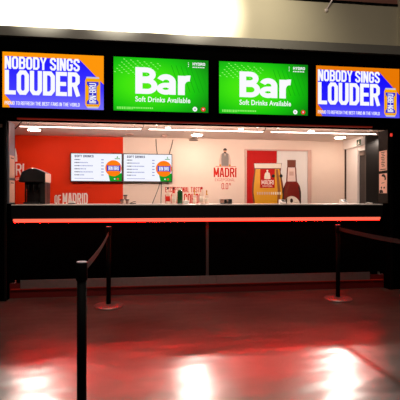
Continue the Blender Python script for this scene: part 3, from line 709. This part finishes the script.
# till terminals and readers
xa, xb = X_at(220.2,YI), X_at(231.4,YI)
tr = thing('bar_caddy', 'small black caddy with metal compartments under the central red logo', 'caddy', ((xa+xb)/2,YI,ZW))
q = MB(); q.box(xa, xb, YI-.05, YI+.05, ZW, ZW+.012, M_plasticbl); q.box(xa, xb, YI+.04, YI+.05, ZW+.012, ZW+.07, M_plasticbl); q.box(xb-.05, xb, YI-.05, YI+.039, ZW+.0125, ZW+.07, M_plasticbl); q.build('tray', tr, .003)
q = MB(); q.box(xa+.004, xa+.055, YI-.045, YI+.03, ZW+.0125, ZW+.066, M_cupm); q.build('compartment', tr, .003, 'coppery metal compartment')
q = MB(); q.box(xa+.062, xa+.09, YI-.045, YI+.03, ZW+.0125, ZW+.068, M_plasticbl); q.build('compartment', tr, .003)
q = MB(); q.lathe(xa+.107, YI-.01, [(.012,ZW+.0125),(.013,ZW+.05),(.008,ZW+.064)], M_cupm, 14); q.build('jigger', tr, 0., 'small coppery jigger')
def reader(px, lb, w=.085):
    x = X_at(px,YI); r = thing('card_reader', lb, 'card reader', (x,YI,ZW), 'card readers on the worktop')
    q = MB(); q.prism([(x-w/2,YI-.06,ZW),(x-w/2,YI+.05,ZW),(x-w/2,YI+.05,ZW+.066),(x-w/2,YI+.02,ZW+.066),(x-w/2,YI-.06,ZW+.025)], (w,0,0), M_plasticwh); q.build('shell', r, .005)
    s = Vector((0,-.041,.08)).normalized(); 
    q = MB(); q.nofix = True
    A = Vector((x-w*.18,YI-.052,ZW+.0312)); B = Vector((x+w*.42,YI-.052,ZW+.0312)); up = Vector((0,.064,.0328)); q.poly([A,B,B+up,A+up], M_plasticbl); q.build('keypad', r, 0., 'black keypad')
reader(282.2, 'small white card reader in front of the printed beer bottle')
reader(343.6, 'small white card reader near the corner of the pale wall')
x = X_at(72,YI); r = thing('order_pad', 'small white pad on a dark holder in front of the MADRID lettering', 'pad', (x,YI,ZW))
q = MB(); q.box(x-.045, x+.045, YI-.05, YI+.05, ZW, ZW+.014, M_hair); q.build('holder', r, .003)
q = MB(); q.box(x-.028, x+.034, YI-.035, YI+.04, ZW+.0145, ZW+.042, M_plasticwh); q.build('paper_block', r, .002)
x = X_at(369,5.75); q = MB(); q.tube([(x-.05,5.75,ZW+.008),(x-.015,5.76,ZW+.016),(x+.015,5.75,ZW+.012),(x+.06,5.77,ZW+.008)], .008, M_plasticwh, 8)
tag(q.build('napkin', origin=(x,5.75,ZW)), 'small pale crumpled napkin at the doorway end of the worktop', 'napkin')

# ------------------------------------------------------------------ barrier stanchions
HP = .985
def stanchion_base(name_label, x, y):
    r = thing('stanchion', name_label, 'stanchion', (x,y,0), 'black belt stanchions in front of the bar')
    q = MB(); q.lathe(x, y, [(.174,0.001),(.178,.006),(.178,.014),(.165,.022),(.08,.030),(.036,.034)], M_base, 40); q.build('base', r, 0., 'round metal base')
    q = MB(); q.lathe(x, y, [(.0275,.034),(.0275,HP-.115)], M_post, 24); q.build('pole', r)
    q = MB(); q.lathe(x, y, [(.0275,HP-.1149),(.033,HP-.105),(.033,HP-.012),(.031,HP-.006)], M_post, 24); h = q.build('belt_head', r)
    q = MB(); q.lathe(x, y, [(.031,HP-.0058),(.031,HP-.002),(.027,HP)], M_cap, 24); q.build('cap', h, 0., 'pale satin cap')
    r.location.z = -FALL*(5.4-y)
    return r
def belt(r, a, b, sag=.03, twist=0.):
    """webbing from post a to post b, a thin ribbon 5 cm wide on edge"""
    A = Vector((*a, HP-.055)); B = Vector((*b, HP-.055)); d = (B-A); d.z = 0; L = d.length; d.normalize(); A = A+d*.033; B = B-d*.033
    n = 28; q = MB(); k = q.mi(M_belt); side = Vector((-d.y, d.x, 0))
    for i in range(n+1):
        t = i/n; p = A.lerp(B, t); p.z -= 4*sag*t*(1-t)
        for s, o in ((-.5,-1),(.5,-1),(.5,1),(-.5,1)):
            q.v.append(tuple(p + Vector((0,0,.048*s)) + side*.001*o))
    for i in range(n):
        for j in range(4):
            jj = (j+1) % 4; q.f.append((i*4+j, i*4+jj, (i+1)*4+jj, (i+1)*4+j)); q.m.append(k)
    q.build('belt', r, 0., 'dark brown retractable belt')
SA, SB_, SC, SD = (-.466,5.153), (-.375,2.454), (2.507,5.140), (2.56,2.25)
s1 = stanchion_base('black stanchion standing close to the counter, below the soft drinks menus', *SA)
s2 = stanchion_base('nearest black stanchion, its belt running back to the counter', *SB_); belt(s2, SB_, SA, .035)
s3 = stanchion_base('black stanchion standing close to the counter, below the beer doors', *SC); belt(s3, SC, SD, .04)

# ------------------------------------------------------------------ light
def area(name, loc, target, sx, sy, power, col=(1,1,1), spread=PI):
    l = bpy.data.lights.new(name, 'AREA'); l.shape = 'RECTANGLE'; l.size = sx; l.size_y = sy; l.energy = power; l.color = col; l.spread = spread
    o = bpy.data.objects.new(name, l); C.objects.link(o); o.location = loc
    o.rotation_euler = (Vector(target)-Vector(loc)).to_track_quat('-Z', 'Y').to_euler(); return o
def spot(name, loc, target, power, angle, blend, col, rad=.05):
    l = bpy.data.lights.new(name, 'SPOT'); l.energy = power; l.spot_size = math.radians(angle); l.spot_blend = blend; l.color = col; l.shadow_soft_size = rad
    o = bpy.data.objects.new(name, l); C.objects.link(o); o.location = loc
    o.rotation_euler = (Vector(target)-Vector(loc)).to_track_quat('-Z', 'Y').to_euler(); return o
for xw in (-3.1, -2.2, -1.3, -.4, .6):
    spot('wall_washer', (xw, 4.6, 4.15), (xw, 5.6, 3.95), 600, 82, 1.0, (1,.92,.80))
spot('wall_washer', (1.5, 4.3, 4.4), (1.5, 5.6, 3.8), 75, 100, 1.0, (1,.90,.72))  # weak extra spot, added to warm the dim end of the upper wall
spot('ceiling_spot', (4.40, 7.06, ZC-.05), (4.40, 7.06, 0), 14, 150, .3, (1,.86,.76), .05)  # unseen spot without a fitting, added to brighten the partition's top
area('concourse_fill', (.2, 1.4, 4.4), (.6, 3.4, 0), 2.5, 1.0, 125, (1,.86,.76))  # unseen fill, added to give the floor its neutral brown-grey
area('header_fill', (.9, 5.90, 2.30), (.9, 8.0, 2.0), 4.8, .05, 54, (1,.81,.71))  # unseen strip added behind the header to fill the back wall and ceiling
for px, py in ((34.2,128.9),(197,134.2),(340,136.8)):     # the beams of the three big downlights, tipped towards the customers
    x, y, z = on_ceiling(px, py, ZC)
    spot('ceiling_spot', (x, y-.02, z-.03), (x*.75, 3.4, 0), 400, 76, .9, (1,.86,.76), .07)

wd = bpy.data.worlds.new('world'); wd.use_nodes = True; bpy.context.scene.world = wd
wd.node_tree.nodes['Background'].inputs[0].default_value = (.5,.42,.38,1); wd.node_tree.nodes['Background'].inputs[1].default_value = .02

cd = bpy.data.cameras.new('camera'); cd.sensor_width = 36; cd.lens = F/400*36; cd.clip_start = .05
cam = bpy.data.objects.new('camera', cd); C.objects.link(cam); cam.location = (0,0,EYE); cam.rotation_euler = (PI/2, 0, -TH)
sc = bpy.context.scene; sc.camera = cam
sc.view_settings.view_transform = 'Standard'; sc.view_settings.look = 'None'; sc.view_settings.exposure = 0; sc.view_settings.gamma = 1; sc.view_settings.use_curve_mapping = False
for o in C.objects:
    if '_o' in o: del o['_o']
